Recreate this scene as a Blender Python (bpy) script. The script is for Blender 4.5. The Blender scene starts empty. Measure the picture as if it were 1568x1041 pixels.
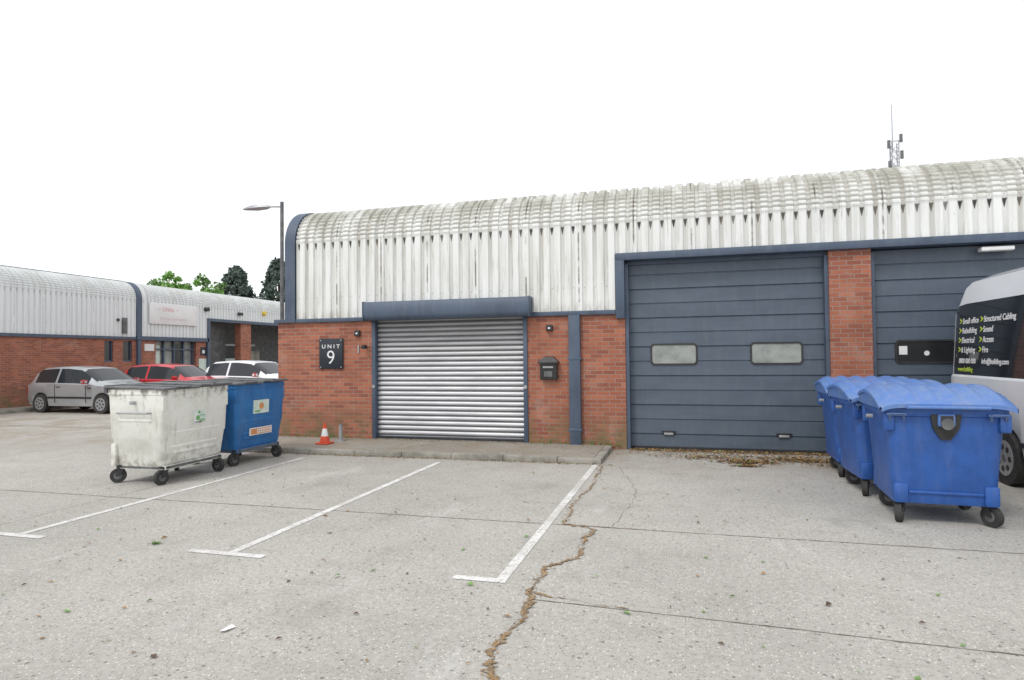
import bpy, bmesh, math, random
from mathutils import Matrix, Vector, Euler
R=math.radians
random.seed(7)
S=bpy.context.scene
S.view_settings.view_transform='Standard'; S.view_settings.look='None'; S.view_settings.exposure=0
COL=S.collection

# ------------------------------------------------------------ materials
def newmat(name):
    m=bpy.data.materials.new(name); m.use_nodes=True
    nt=m.node_tree; b=nt.nodes['Principled BSDF']
    return m,nt,b
def N(nt,t,**k):
    n=nt.nodes.new(t)
    for a,v in k.items(): setattr(n,a,v)
    return n
def mix(nt,fac,a,b,blend='MIX'):
    n=N(nt,'ShaderNodeMix',data_type='RGBA',blend_type=blend)
    for sock,v in ((n.inputs[0],fac),(n.inputs[6],a),(n.inputs[7],b)):
        if hasattr(v,'is_linked'): nt.links.new(v,sock)
        elif isinstance(v,(int,float)): sock.default_value=v
        else: sock.default_value=(*v,1)
    return n.outputs[2]
def coords(nt,scale=(1,1,1)):
    tc=N(nt,'ShaderNodeTexCoord'); mp=N(nt,'ShaderNodeMapping')
    mp.inputs['Scale'].default_value=scale
    nt.links.new(tc.outputs['Object'],mp.inputs[0]); return mp.outputs[0]
def noise(nt,vec,scale,detail=4,rough=.6):
    n=N(nt,'ShaderNodeTexNoise'); n.inputs['Scale'].default_value=scale
    n.inputs['Detail'].default_value=detail; n.inputs['Roughness'].default_value=rough
    nt.links.new(vec,n.inputs['Vector']); return n.outputs['Fac']
def ramp(nt,v,lo,hi):
    n=N(nt,'ShaderNodeMapRange',interpolation_type='SMOOTHSTEP'); n.inputs[1].default_value=lo; n.inputs[2].default_value=hi
    nt.links.new(v,n.inputs[0]); return n.outputs[0]
def math_(nt,op,a,b=None,c=None):
    n=N(nt,'ShaderNodeMath',operation=op)
    for i,v in enumerate((a,b,c)):
        if v is None: continue
        if hasattr(v,'is_linked'): nt.links.new(v,n.inputs[i])
        else: n.inputs[i].default_value=v
    return n.outputs[0]
def bump(nt,b,h,strength=.3,dist=.01):
    n=N(nt,'ShaderNodeBump'); n.inputs['Strength'].default_value=strength; n.inputs['Distance'].default_value=dist
    nt.links.new(h,n.inputs['Height']); nt.links.new(n.outputs[0],b.inputs['Normal'])
def pm(name,c1,c2=None,scale=3,rough=.6,metal=0,bmp=0,lo=.35,hi=.7,stretch=(1,1,1),coat=0,dust=0):
    m,nt,b=newmat(name); b.inputs['Roughness'].default_value=rough; b.inputs['Metallic'].default_value=metal
    if c2 is None: c2=tuple(x*.8 for x in c1)
    v=coords(nt,stretch); f=noise(nt,v,scale,6)
    c=mix(nt,ramp(nt,f,lo,hi),c1,c2)
    if dust:
        c=mix(nt,math_(nt,'MULTIPLY',ramp(nt,noise(nt,coords(nt,(5,5,.8)),2,7,.7),.45,.75),dust),c,(.38,.36,.32))
        c=mix(nt,math_(nt,'MULTIPLY',ramp(nt,noise(nt,coords(nt),23,6,.75),.6,.72),dust*.8),c,(.42,.40,.36))
    nt.links.new(c,b.inputs['Base Color'])
    if coat: b.inputs['Coat Weight'].default_value=coat
    if bmp: bump(nt,b,noise(nt,v,scale*8,4),bmp,.005)
    return m

def brick_mat(name,c1,c2,mortar):
    m,nt,b=newmat(name); b.inputs['Roughness'].default_value=.9
    tc=N(nt,'ShaderNodeTexCoord'); sx=N(nt,'ShaderNodeSeparateXYZ'); nt.links.new(tc.outputs['Object'],sx.inputs[0])
    u=math_(nt,'ADD',sx.outputs[0],sx.outputs[1]); cx=N(nt,'ShaderNodeCombineXYZ')
    nt.links.new(u,cx.inputs[0]); nt.links.new(sx.outputs[2],cx.inputs[1])
    bt=N(nt,'ShaderNodeTexBrick'); nt.links.new(cx.outputs[0],bt.inputs['Vector'])
    bt.inputs['Scale'].default_value=1; bt.inputs['Brick Width'].default_value=.225; bt.inputs['Row Height'].default_value=.075
    bt.inputs['Mortar Size'].default_value=.0062; bt.inputs['Mortar Smooth'].default_value=.2
    bt.inputs['Color1'].default_value=(*c1,1); bt.inputs['Color2'].default_value=(*c2,1); bt.inputs['Mortar'].default_value=(*mortar,1)
    vec=tc.outputs['Object']
    c=mix(nt,math_(nt,'MULTIPLY',ramp(nt,noise(nt,vec,1.3,5),.4,.75),.45),bt.outputs['Color'],tuple(x*.5 for x in c1))
    c=mix(nt,math_(nt,'MULTIPLY',ramp(nt,noise(nt,vec,2.1,7,.7),.52,.70),.30),c,(.52,.40,.34))
    c=mix(nt,math_(nt,'MULTIPLY',ramp(nt,noise(nt,coords(nt,(6,6,.5)),1.5,6,.7),.58,.75),.35),c,(.20,.15,.12))
    c=mix(nt,math_(nt,'MULTIPLY',noise(nt,vec,60,3),.35),c,(.12,.07,.05))
    low=ramp(nt,sx.outputs[2],.9,0.0)
    low=math_(nt,'MULTIPLY',low,ramp(nt,noise(nt,vec,2.5,5),.36,.60))
    c=mix(nt,math_(nt,'MULTIPLY',low,.75),c,(.13,.14,.065))
    nt.links.new(c,b.inputs['Base Color'])
    h=math_(nt,'SUBTRACT',math_(nt,'MULTIPLY',noise(nt,vec,80,3),.3),bt.outputs['Fac'])
    bump(nt,b,h,.8,.007)
    return m

M={}
M['brick']=brick_mat('brick',(.52,.175,.095),(.30,.092,.058),(.40,.32,.27))
PITCH=.2; ZC=4.10; RR=.74
def clad_mat(name,dirt,base):
    m,nt,b=newmat(name); b.inputs['Roughness'].default_value=.5
    tc=N(nt,'ShaderNodeTexCoord'); vec=tc.outputs['Object']; sx=N(nt,'ShaderNodeSeparateXYZ'); nt.links.new(vec,sx.inputs[0])
    st=coords(nt,(5,1,.45)); f=noise(nt,st,1.2,6,.65)
    c=mix(nt,math_(nt,'MULTIPLY',ramp(nt,f,.40,.72),.55*dirt),base,(.50,.49,.43))
    st2=coords(nt,(14,1,1.0)); c=mix(nt,math_(nt,'MULTIPLY',ramp(nt,noise(nt,st2,1.1,6,.7),.54,.72),.55*dirt),c,(.27,.26,.21))
    up=ramp(nt,sx.outputs[2],ZC-.05,ZC+.6)
    g=math_(nt,'MULTIPLY',up,ramp(nt,noise(nt,vec,1.3,7,.75),.30,.60))
    c=mix(nt,math_(nt,'MULTIPLY',g,.8*dirt),c,(.29,.28,.22))
    t=math_(nt,'FRACT',math_(nt,'ADD',math_(nt,'DIVIDE',sx.outputs[0],PITCH),100.0))
    dv=math_(nt,'ABSOLUTE',math_(nt,'SUBTRACT',t,.14))
    valley=ramp(nt,dv,.22,.10)
    c=mix(nt,math_(nt,'MULTIPLY',valley,.15*dirt),c,(.22,.21,.19))
    k=math_(nt,'FLOOR',math_(nt,'DIVIDE',sx.outputs[0],PITCH)); wn=N(nt,'ShaderNodeTexWhiteNoise',noise_dimensions='1D'); nt.links.new(k,wn.inputs['W'])
    zo=math_(nt,'SUBTRACT',sx.outputs[2],ZC-.08)
    wd=math_(nt,'MULTIPLY',math_(nt,'ADD',zo,.08),1.1)
    inw=ramp(nt,math_(nt,'SUBTRACT',dv,wd),.05,-.03)
    dz=math_(nt,'ABSOLUTE',zo)
    sp=math_(nt,'MULTIPLY',ramp(nt,dz,.085,.06),inw)
    sp=math_(nt,'MULTIPLY',sp,ramp(nt,wn.outputs['Value'],-.35,.15))
    c=mix(nt,math_(nt,'MULTIPLY',sp,.98*min(dirt,1)),c,(.012,.011,.01))
    # crimp lines collecting dirt around the bend
    ang=math_(nt,'FRACT',math_(nt,'MULTIPLY',sx.outputs[2],11.0)); cl=math_(nt,'MULTIPLY',math_(nt,'MULTIPLY',ramp(nt,ang,.5,.2),ramp(nt,sx.outputs[2],ZC,ZC+.05)),ramp(nt,sx.outputs[2],ZC+.62,ZC+.5))
    c=mix(nt,math_(nt,'MULTIPLY',cl,.32*dirt),c,(.16,.15,.11))
    below=ramp(nt,sx.outputs[2],2.6,ZC)
    stk=math_(nt,'MULTIPLY',math_(nt,'MULTIPLY',valley,below),ramp(nt,wn.outputs['Value'],.25,1.))
    c=mix(nt,math_(nt,'MULTIPLY',stk,.42*dirt),c,(.26,.23,.18))
    t2=math_(nt,'FRACT',math_(nt,'ADD',sx.outputs[0],100.37)); lap=ramp(nt,math_(nt,'ABSOLUTE',math_(nt,'SUBTRACT',t2,.5)),.022,.006)
    lap=math_(nt,'MULTIPLY',lap,ramp(nt,noise(nt,coords(nt,(1,1,1)),1.6,5,.7),.40,.58))
    c=mix(nt,math_(nt,'MULTIPLY',lap,.85*dirt),c,(.10,.08,.055))
    zf=math_(nt,'FRACT',math_(nt,'MULTIPLY',sx.outputs[2],.83)); fx=math_(nt,'MULTIPLY',ramp(nt,math_(nt,'ABSOLUTE',math_(nt,'SUBTRACT',zf,.45)),.012,.006),ramp(nt,dv,.07,.03))
    c=mix(nt,math_(nt,'MULTIPLY',fx,.5),c,(.1,.09,.08))
    ft=math_(nt,'MULTIPLY',ramp(nt,sx.outputs[2],2.75,2.5),ramp(nt,noise(nt,coords(nt,(7,1,2)),1.3,5),.4,.65))
    c=mix(nt,math_(nt,'MULTIPLY',ft,.5*dirt),c,(.25,.22,.17))
    nt.links.new(c,b.inputs['Base Color']); bump(nt,b,noise(nt,vec,12,4),.15,.004)
    return m
M['clad']=clad_mat('weathered_cladding',1.0,(.80,.81,.79))
M['clad2']=clad_mat('pale_cladding',.4,(.76,.79,.80))
M['trim']=pm('slate_blue_trim',(.072,.102,.155),(.055,.078,.118),2,.5,dust=.10)
M['door']=pm('door_slate',(.088,.114,.152),(.072,.095,.128),1.5,.42,stretch=(1,1,3),dust=.07)
def shutter():
    m,nt,b=newmat('shutter_steel'); b.inputs['Roughness'].default_value=.42; b.inputs['Metallic'].default_value=.25
    v=coords(nt); sx=N(nt,'ShaderNodeSeparateXYZ'); nt.links.new(v,sx.inputs[0])
    c=mix(nt,ramp(nt,noise(nt,coords(nt,(.6,1,5)),2,6),.35,.7),(.66,.66,.68),(.50,.50,.52))
    c=mix(nt,math_(nt,'MULTIPLY',ramp(nt,sx.outputs[2],1.2,2.5),.55),c,(.24,.24,.24))  # shade below the shutter box, painted in as a darker upper curtain
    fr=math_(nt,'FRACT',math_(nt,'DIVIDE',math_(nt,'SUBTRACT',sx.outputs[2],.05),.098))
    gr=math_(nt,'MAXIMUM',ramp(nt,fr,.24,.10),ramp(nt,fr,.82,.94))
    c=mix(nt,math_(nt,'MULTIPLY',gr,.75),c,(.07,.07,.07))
    nt.links.new(c,b.inputs['Base Color']); return m
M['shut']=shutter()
M['dark']=pm('dark_interior',(.02,.02,.022),None,2,.8)
M['black']=pm('black_plastic',(.022,.022,.024),(.04,.04,.04),6,.5)
M['rubber']=pm('rubber',(.03,.03,.03),(.05,.048,.045),9,.8)
M['glassd']=pm('dark_glass',(.025,.03,.035),(.02,.022,.025),1,.06)
M['pane']=pm('hazed_pane',(.34,.36,.34),(.18,.20,.19),2.5,.3)
M['pane_s']=pm('smoked_pane',(.02,.022,.024),None,2.5,.25)
M['white']=pm('white_paint',(.80,.80,.80),(.74,.74,.73),3,.4)
M['galv']=pm('galvanised',(.42,.43,.44),(.33,.34,.35),9,.45,.4)
M['bluebin']=pm('blue_plastic',(.022,.100,.37),(.018,.078,.29),5,.45,bmp=.08,dust=.10)
M['bluelid']=pm('blue_lid_plastic',(.075,.185,.50),(.12,.22,.46),5,.45,bmp=.1,dust=.30)
M['bluebin2']=pm('blue_painted_bin',(.022,.165,.44),(.018,.13,.36),4,.5,bmp=.1,dust=.14)
def dirty_white():
    m,nt,b=newmat('scuffed_cream_paint'); b.inputs['Roughness'].default_value=.55
    v=coords(nt); sx=N(nt,'ShaderNodeSeparateXYZ'); nt.links.new(v,sx.inputs[0])
    c=mix(nt,ramp(nt,noise(nt,v,3,6,.7),.4,.7),(.80,.80,.75),(.64,.64,.57))
    c=mix(nt,math_(nt,'MULTIPLY',ramp(nt,noise(nt,coords(nt,(6,6,1)),2,6,.7),.55,.7),.6),c,(.38,.36,.29))
    c=mix(nt,ramp(nt,noise(nt,v,13,6,.78),.64,.70),c,(.16,.12,.09))
    lo=math_(nt,'MULTIPLY',ramp(nt,sx.outputs[2],.6,.2),ramp(nt,noise(nt,v,7,5),.4,.6))
    c=mix(nt,math_(nt,'MULTIPLY',lo,.6),c,(.25,.22,.17))
    hi=math_(nt,'MULTIPLY',ramp(nt,sx.outputs[2],1.1,1.3),ramp(nt,noise(nt,v,9,5),.5,.6))
    c=mix(nt,math_(nt,'MULTIPLY',hi,.75),c,(.12,.10,.08))
    nt.links.new(c,b.inputs['Base Color']); bump(nt,b,noise(nt,v,9,4),.25,.01); return m
M['cream']=dirty_white()
M['lidgrey']=pm('grey_lid',(.09,.095,.10),(.17,.17,.17),5,.6)
M['orange']=pm('cone_orange',(.75,.09,.03),(.55,.07,.03),6,.5)
M['silver']=pm('silver_paint',(.46,.48,.50),(.40,.42,.44),1.5,.28,.4,coat=.6)
M['redp']=pm('red_paint',(.60,.02,.04),(.50,.02,.03),1.5,.3,0,coat=.6)
M['whitep']=pm('white_car_paint',(.80,.82,.84),(.76,.78,.80),1.5,.22,0,coat=.6)
M['lamp_r']=pm('tail_lamp',(.5,.015,.01),None,5,.2)
M['lamp_w']=pm('head_lamp',(.7,.72,.74),None,5,.15)
M['yellow']=pm('number_plate_yellow',(.75,.55,.05),None,5,.5)
M['bark']=pm('bark',(.10,.07,.05),(.05,.04,.03),8,.9,bmp=.5)
M['leafl']=pm('leaf_light',(.22,.42,.10),(.17,.33,.07),1,.6)
M['leafd']=pm('leaf_dark',(.12,.24,.06),(.09,.18,.05),1,.6)
M['needle']=pm('needle_dark',(.06,.09,.07),(.05,.075,.06),1,.7)
M['needle2']=pm('needle_mid',(.12,.16,.13),(.09,.12,.10),1,.7)
M['litter_b']=pm('leaf_litter_brown',(.38,.23,.09),(.24,.14,.06),3,.9)
M['litter_g']=pm('leaf_litter_green',(.20,.36,.10),(.14,.26,.06),3,.8)
M['litter_d']=pm('leaf_litter_dark',(.13,.085,.05),(.09,.06,.04),3,.9)
def crackm():
    m,nt,b=newmat('crack_debris'); b.inputs['Roughness'].default_value=.95
    v=coords(nt); c=mix(nt,ramp(nt,noise(nt,v,9,6,.7),.38,.62),(.36,.23,.11),(.20,.135,.075))
    c=mix(nt,ramp(nt,noise(nt,v,45,4,.7),.52,.62),c,(.34,.31,.26)); c=mix(nt,ramp(nt,noise(nt,v,30,4,.7),.60,.68),c,(.05,.04,.03))
    nt.links.new(c,b.inputs['Base Color']); bump(nt,b,noise(nt,v,60,4),.9,.01); return m
M['crack']=crackm()
M['joint']=pm('joint_filler',(.13,.115,.09),(.27,.24,.20),5,.95)
M['green']=pm('sticker_green',(.15,.42,.12),None,30,.6)
M['stickw']=pm('sticker_pale',(.70,.76,.70),(.52,.66,.58),12,.5)
M['sticko']=pm('sticker_orange',(.72,.30,.12),None,12,.5)
M['signblue']=pm('navy_sign',(.018,.024,.035),None,3,.45)
M['textw']=pm('lettering_white',(.8,.8,.8),(.76,.76,.76),3,.5)
M['textg']=pm('lettering_green',(.55,.7,.08),None,3,.5)
M['pink']=pm('logo_pink',(.80,.42,.44),None,9,.5)
M['pinkf']=pm('logo_faded',(.80,.68,.68),None,9,.5)
M['kerb']=pm('kerb_concrete',(.36,.34,.30),(.19,.18,.15),3,.9,bmp=.4,dust=.2)

def concrete(name,base,dark):
    m,nt,b=newmat(name); b.inputs['Roughness'].default_value=.88
    v=coords(nt)
    c=mix(nt,ramp(nt,noise(nt,v,.35,6,.65),.35,.68),base,tuple(x*.82 for x in base))
    c=mix(nt,math_(nt,'MULTIPLY',ramp(nt,noise(nt,v,1.7,8,.72),.48,.72),.45),c,dark)
    c=mix(nt,math_(nt,'MULTIPLY',ramp(nt,noise(nt,v,26,5,.75),.42,.66),.55),c,dark)
    for sc,th,col,f in ((70,.68,(.11,.10,.085),.75),(52,.76,(.72,.69,.62),.8),(120,.6,(.60,.57,.50),.5),(28,.90,(.10,.085,.07),.7)):
        vo=N(nt,'ShaderNodeTexVoronoi'); vo.inputs['Scale'].default_value=sc; nt.links.new(v,vo.inputs['Vector'])
        sp=N(nt,'ShaderNodeSeparateColor'); nt.links.new(vo.outputs['Color'],sp.inputs[0])
        spot=math_(nt,'MULTIPLY',ramp(nt,vo.outputs['Distance'],.42,.22),ramp(nt,sp.outputs[0],th,th+.06))
        c=mix(nt,math_(nt,'MULTIPLY',spot,f),c,col)
    c=mix(nt,math_(nt,'MULTIPLY',ramp(nt,noise(nt,coords(nt,(1,.5,1)),.9,3,.5),.60,.76),.32),c,(.18,.17,.15))
    c=mix(nt,math_(nt,'MULTIPLY',ramp(nt,noise(nt,coords(nt,(1.3,.4,1)),1.3,6,.7),.58,.72),.40),c,(.64,.63,.60))
    # tyre-polished lanes and round oil drips
    c=mix(nt,math_(nt,'MULTIPLY',ramp(nt,noise(nt,coords(nt,(.25,2.2,1)),1.0,5,.6),.58,.74),.22),c,(.22,.21,.19))
    vo=N(nt,'ShaderNodeTexVoronoi'); vo.inputs['Scale'].default_value=2.3; nt.links.new(v,vo.inputs['Vector'])
    sp=N(nt,'ShaderNodeSeparateColor'); nt.links.new(vo.outputs['Color'],sp.inputs[0])
    oil=math_(nt,'MULTIPLY',ramp(nt,math_(nt,'ADD',vo.outputs['Distance'],math_(nt,'MULTIPLY',noise(nt,v,12,4),.12)),.17,.08),ramp(nt,sp.outputs[0],.70,.75))
    c=mix(nt,math_(nt,'MULTIPLY',oil,.45),c,(.12,.11,.10))
    sy=N(nt,'ShaderNodeSeparateXYZ'); nt.links.new(v,sy.inputs[0])
    si=math_(nt,'MULTIPLY',ramp(nt,sy.outputs[1],8.4,11.2),ramp(nt,noise(nt,v,1.1,6,.7),.38,.62))
    c=mix(nt,math_(nt,'MULTIPLY',si,.5),c,(.25,.19,.12))
    nt.links.new(c,b.inputs['Base Color'])
    h=math_(nt,'ADD',noise(nt,v,70,4),math_(nt,'MULTIPLY',noise(nt,v,6,4),.5))
    bump(nt,b,h,.45,.007)
    return m
M['ground']=concrete('concrete_yard',(.475,.457,.42),(.27,.255,.225))
M['pave']=concrete('concrete_path',(.36,.335,.29),(.19,.17,.14))
def paint():
    m,nt,b=newmat('worn_line_paint'); b.inputs['Roughness'].default_value=.7
    v=coords(nt); f=ramp(nt,noise(nt,v,11,7,.8),.47,.60)
    f2=ramp(nt,noise(nt,v,1.2,4,.6),.38,.64)
    fac=math_(nt,'MAXIMUM',math_(nt,'MULTIPLY',f,.85),math_(nt,'MULTIPLY',f2,.75))
    c=mix(nt,fac,(.78,.78,.76),(.46,.44,.40)); c=mix(nt,ramp(nt,noise(nt,v,40,4,.7),.58,.66),c,(.30,.28,.24))
    nt.links.new(c,b.inputs['Base Color']); return m
M['paint']=paint()

# ------------------------------------------------------------ mesh helper
class Part:
    def __init__(s): s.bm=bmesh.new(); s.mats=[]
    def mi(s,m):
        m=M[m] if isinstance(m,str) else m
        if m not in s.mats: s.mats.append(m)
        return s.mats.index(m)
    def box(s,x0,x1,y0,y1,z0,z1,m,bev=0,rot=None):
        mat=Matrix.Translation(((x0+x1)/2,(y0+y1)/2,(z0+z1)/2))
        if rot is not None: mat=mat@Euler(rot).to_matrix().to_4x4()
        mat=mat@Matrix.Diagonal((abs(x1-x0),abs(y1-y0),abs(z1-z0),1))
        r=bmesh.ops.create_cube(s.bm,size=1,matrix=mat); i=s.mi(m)
        fs=set(f for v in r['verts'] for f in v.link_faces)
        for f in fs: f.material_index=i
        if bev:
            es=list(set(e for v in r['verts'] for e in v.link_edges))
            bmesh.ops.bevel(s.bm,geom=es,offset=bev,segments=2,affect='EDGES',profile=.5)
        return s
    def cyl(s,p0,p1,r0,r1=None,m='black',seg=16,caps=True):
        p0=Vector(p0);p1=Vector(p1); r1=r0 if r1 is None else r1
        d=p1-p0; q=d.to_track_quat('Z','Y').to_matrix().to_4x4()
        r=bmesh.ops.create_cone(s.bm,cap_ends=caps,segments=seg,radius1=r0,radius2=r1,depth=d.length,matrix=Matrix.Translation((p0+p1)/2)@q)
        i=s.mi(m)
        for f in set(f for v in r['verts'] for f in v.link_faces): f.material_index=i
        return s
    def poly(s,pts,m):
        f=s.bm.faces.new([s.bm.verts.new(p) for p in pts]); f.material_index=s.mi(m); return f
    def rings(s,rings,m,cap0=True,cap1=True,closed=True):
        vs=[[s.bm.verts.new(p) for p in r] for r in rings]; i=s.mi(m); n=len(vs[0])
        for a,b in zip(vs,vs[1:]):
            for k in range(n if closed else n-1):
                f=s.bm.faces.new((a[k],a[(k+1)%n],b[(k+1)%n],b[k])); f.material_index=i
        if cap0: f=s.bm.faces.new(vs[0][::-1]); f.material_index=i
        if cap1: f=s.bm.faces.new(vs[-1]); f.material_index=i
    def profx(s,pts,x0,x1,m,solid=False):
        s.rings([[(x0,y,z) for y,z in pts],[(x1,y,z) for y,z in pts]],m,solid,solid,solid)
    def done(s,name,parent=None,loc=(0,0,0),rot=(0,0,0),smooth=35,recalc=True):
        if recalc: bmesh.ops.recalc_face_normals(s.bm,faces=s.bm.faces)
        me=bpy.data.meshes.new(name); s.bm.to_mesh(me); s.bm.free()
        for m in s.mats: me.materials.append(m)
        if smooth:
            for p in me.polygons: p.use_smooth=True
            me.set_sharp_from_angle(angle=R(smooth))
        o=bpy.data.objects.new(name,me); COL.objects.link(o); o.location=loc; o.rotation_euler=rot
        if parent: o.parent=parent
        return o
def empty(name,loc=(0,0,0),rz=0,scale=1):
    e=bpy.data.objects.new(name,None); COL.objects.link(e); e.location=loc; e.rotation_euler=(0,0,rz); e.scale=(scale,)*3
    e.empty_display_size=.3; return e
def rrect(cx,cy,w,d,r,z,n=4):
    pts=[]
    for sx,sy,a0 in ((1,1,0),(-1,1,90),(-1,-1,180),(1,-1,270)):
        for k in range(n+1):
            a=R(a0+90*k/n); pts.append((cx+sx*(w/2-r)+r*math.cos(a),cy+sy*(d/2-r)+r*math.sin(a),z))
    return pts
def text(name,s,size,mat,parent,loc,rot,extrude=.002,align='CENTER',sx=1,bold=0):
    c=bpy.data.curves.new(name,'FONT'); c.body=s; c.size=size; c.extrude=extrude; c.align_x=align; c.align_y='CENTER'; c.offset=bold
    c.materials.append(M[mat]); o=bpy.data.objects.new(name,c); COL.objects.link(o); o.parent=parent
    o.location=loc; o.rotation_euler=rot; o.scale=(sx,1,1)
    return o

# ------------------------------------------------------------ ground
g=Part(); g.poly([(-300,-60,0),(300,-60,0),(300,400,0),(-300,400,0)],'ground'); g.done('ground',smooth=0)
p=Part()
lw=.085
def line(x,y0,y1): p.poly([(x-lw/2,y0,.004),(x+lw/2,y0,.004),(x+lw/2,y1,.004),(x-lw/2,y1,.004)],'paint')
def cap(x0,x1,y): p.poly([(x0,y-lw/2,.0045),(x1,y-lw/2,.0045),(x1,y+lw/2,.0045),(x0,y+lw/2,.0045)],'paint')
line(-1.38,4.55,9.78); line(-3.87,4.62,9.5); line(-6.33,4.62,9.45)
cap(-1.76,-1.4225,4.59); cap(-4.3,-3.9125,4.66);cap(-3.8275,-3.52,4.66); cap(-6.75,-6.3725,4.66); cap(-6.2875,-6.0,4.66)
p.done('parking_bay_markings',smooth=0)
def strip(part,pts,w,jit,z,m,seed=1,step=.06,wv=.5,gap=0):
    rnd=random.Random(seed); L=[];Rr=[]
    fine=[]
    for a,b in zip(pts,pts[1:]):
        a=Vector(a);b=Vector(b); n=max(1,int((b-a).length/step))
        for k in range(n): fine.append(a.lerp(b,k/n))
    fine.append(Vector(pts[-1])); off=0; ph=rnd.uniform(0,6)
    for i,q in enumerate(fine):
        t=(fine[min(i+1,len(fine)-1)]-fine[max(i-1,0)]).normalized(); nrm=Vector((-t.y,t.x))
        off=off*.75+rnd.uniform(-jit,jit)
        ww=w*(1+rnd.uniform(-wv,wv))*(1+gap*math.sin(i*.23+ph)*math.sin(i*.071+ph*2)); c=q+nrm*off; sh=rnd.uniform(-.25,.25)*ww
        L.append((c.x+nrm.x*(ww/2+sh),c.y+nrm.y*(ww/2+sh),z)); Rr.append((c.x-nrm.x*(ww/2-sh),c.y-nrm.y*(ww/2-sh),z))
    part.rings([L,Rr],m,False,False,False)
j=Part()
strip(j,[(-12,6.25),(14,6.25)],.013,.002,.003,'joint',3)
strip(j,[(-1.05,4.3),(3,4.12),(8,4.05)],.010,.002,.003,'joint',4)
strip(j,[(-1.0,9.6),(-.6,7.9),(-.75,6.3)],.005,.02,.003,'joint',5)
strip(j,[(-6.9,10),(-6.9,0)],.006,.003,.003,'joint',6)
strip(j,[(4.6,11),(4.6,0)],.012,.003,.003,'joint',7)
strip(j,[(-30,12.5),(-8.8,12.5)],.02,.003,.003,'joint',8)
strip(j,[(-14.5,0),(-14.5,40)],.02,.003,.003,'joint',9)
j.done('concrete_joints',smooth=0)
c=Part()
main=[((-1.27,9.7),(-1.2,8.3),(-1.27,7.3),(-1.22,6.3)),((-1.22,6.3),(-.9,6.15),(-.93,5.3),(-1.1,4.9),(-1.12,4.45)),((-1.12,4.5),(-1.03,4.0),(-1.1,3.6),(-1.0,3.1),(-1.0,2))]
strip(c,main[0],.014,.016,.007,'crack',11,.03,.8,.7)
strip(c,main[1],.028,.022,.007,'crack',12,.025,.8,.8)
strip(c,main[2],.036,.018,.0075,'crack',13,.022,.8,.6)
strip(c,[(-1.15,4.45),(-.8,4.35),(-.4,4.28)],.011,.014,.0065,'crack',14,.03,.9,.8)
strip(c,[(-1.2,6.28),(-.4,6.24)],.010,.006,.0065,'crack',15,.03,.9,.8)
c.done('pavement_crack',smooth=0)
# leaf litter
lf=Part()
def leaf(x,y,s,m,z=.008):
    a=random.uniform(0,6.28); b=random.uniform(.35,.6)
    d=Vector((math.cos(a),math.sin(a))); n=Vector((-d.y,d.x)); h=random.uniform(0,.35)*s
    P=[Vector((x,y))-d*s*.5,Vector((x,y))+n*s*b*.5,Vector((x,y))+d*s*.5,Vector((x,y))-n*s*b*.5]
    zz=[z,z+h,z+.002,z+h*.4]
    lf.poly([(q.x,q.y,w) for q,w in zip(P,zz)],m)
def lm(g=.1):
    r=random.random(); return 'litter_g' if r<g else ('litter_d' if r<g+.35 else 'litter_b')
for _ in range(800):
    x=random.uniform(-10,6); y=random.uniform(2.2,10.5)
    leaf(x,y,random.uniform(.012,.05),lm(.22))
for _ in range(40):
    leaf(random.uniform(-6,5),random.uniform(2.4,6),random.uniform(.05,.08),lm(.4))
for _ in range(3600):
    x=random.uniform(-1,3.0); y=11.6-abs(random.gauss(0,.13))
    leaf(x,y,random.uniform(.02,.06),lm(.03))
for cx,cy,sx,sy,n in ((.9,10.45,.22,.08,620),(1.75,10.75,.30,.10,700),(.3,10.75,.3,.10,240),(2.25,10.35,.22,.09,300),(1.5,10.95,.9,.16,900),(.85,10.1,.12,.05,160)):
    for _ in range(n): leaf(random.gauss(cx,sx),random.gauss(cy,sy),random.uniform(.02,.07),lm(.05),random.uniform(.006,.03))
for _ in range(700): leaf(random.uniform(-8.3,-1.1),11.44-abs(random.gauss(0,.1)),random.uniform(.015,.045),lm(.12),.085)
for _ in range(1300): leaf(random.uniform(-8.6,-1.1),9.82-abs(random.gauss(0,.045)),random.uniform(.015,.045),lm(.05))
for _ in range(240): leaf(random.uniform(-8.3,-1.5),random.uniform(9.9,11.4),random.uniform(.01,.035),lm(.1),.083)
for seg in main:
    for a,b in zip(seg,seg[1:]):
        a=Vector(a);b=Vector(b)
        for _ in range(int((b-a).length*60)):
            q=a.lerp(b,random.random()); leaf(q.x+random.gauss(0,.03),q.y+random.gauss(0,.02),random.uniform(.008,.028),lm(.04),.009)
lf.done('leaf_litter',smooth=0,recalc=False)
# weeds: small tufts at the foot of the wall, the kerb and one in a joint
wd=Part()
def tuft(x,y,z,n,h,sp):
    for _ in range(n):
        a=random.uniform(0,6.28); d=Vector((math.cos(a),math.sin(a)))*random.uniform(.2,1)*sp; w_=random.uniform(.003,.009)
        hh=h*random.uniform(.4,1); b=Vector((x+random.gauss(0,sp*.3),y+random.gauss(0,sp*.2)))
        wd.poly([(b.x-d.y/sp*w_,b.y+d.x/sp*w_,z),(b.x+d.y/sp*w_,b.y-d.x/sp*w_,z),(b.x+d.x,b.y+d.y,z+hh)],'litter_g' if random.random()<.7 else 'leafd')
tuft(-4.75,4.75,.003,50,.04,.06)
for _ in range(34): tuft(random.choice([random.uniform(-8.2,-6.2),random.uniform(-2.8,-1.1)]),11.42,.078,random.randint(6,22),random.uniform(.03,.10),.035)
for _ in range(16): tuft(random.uniform(-8.4,-1.4),9.81,.002,random.randint(4,12),.03,.025)
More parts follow.
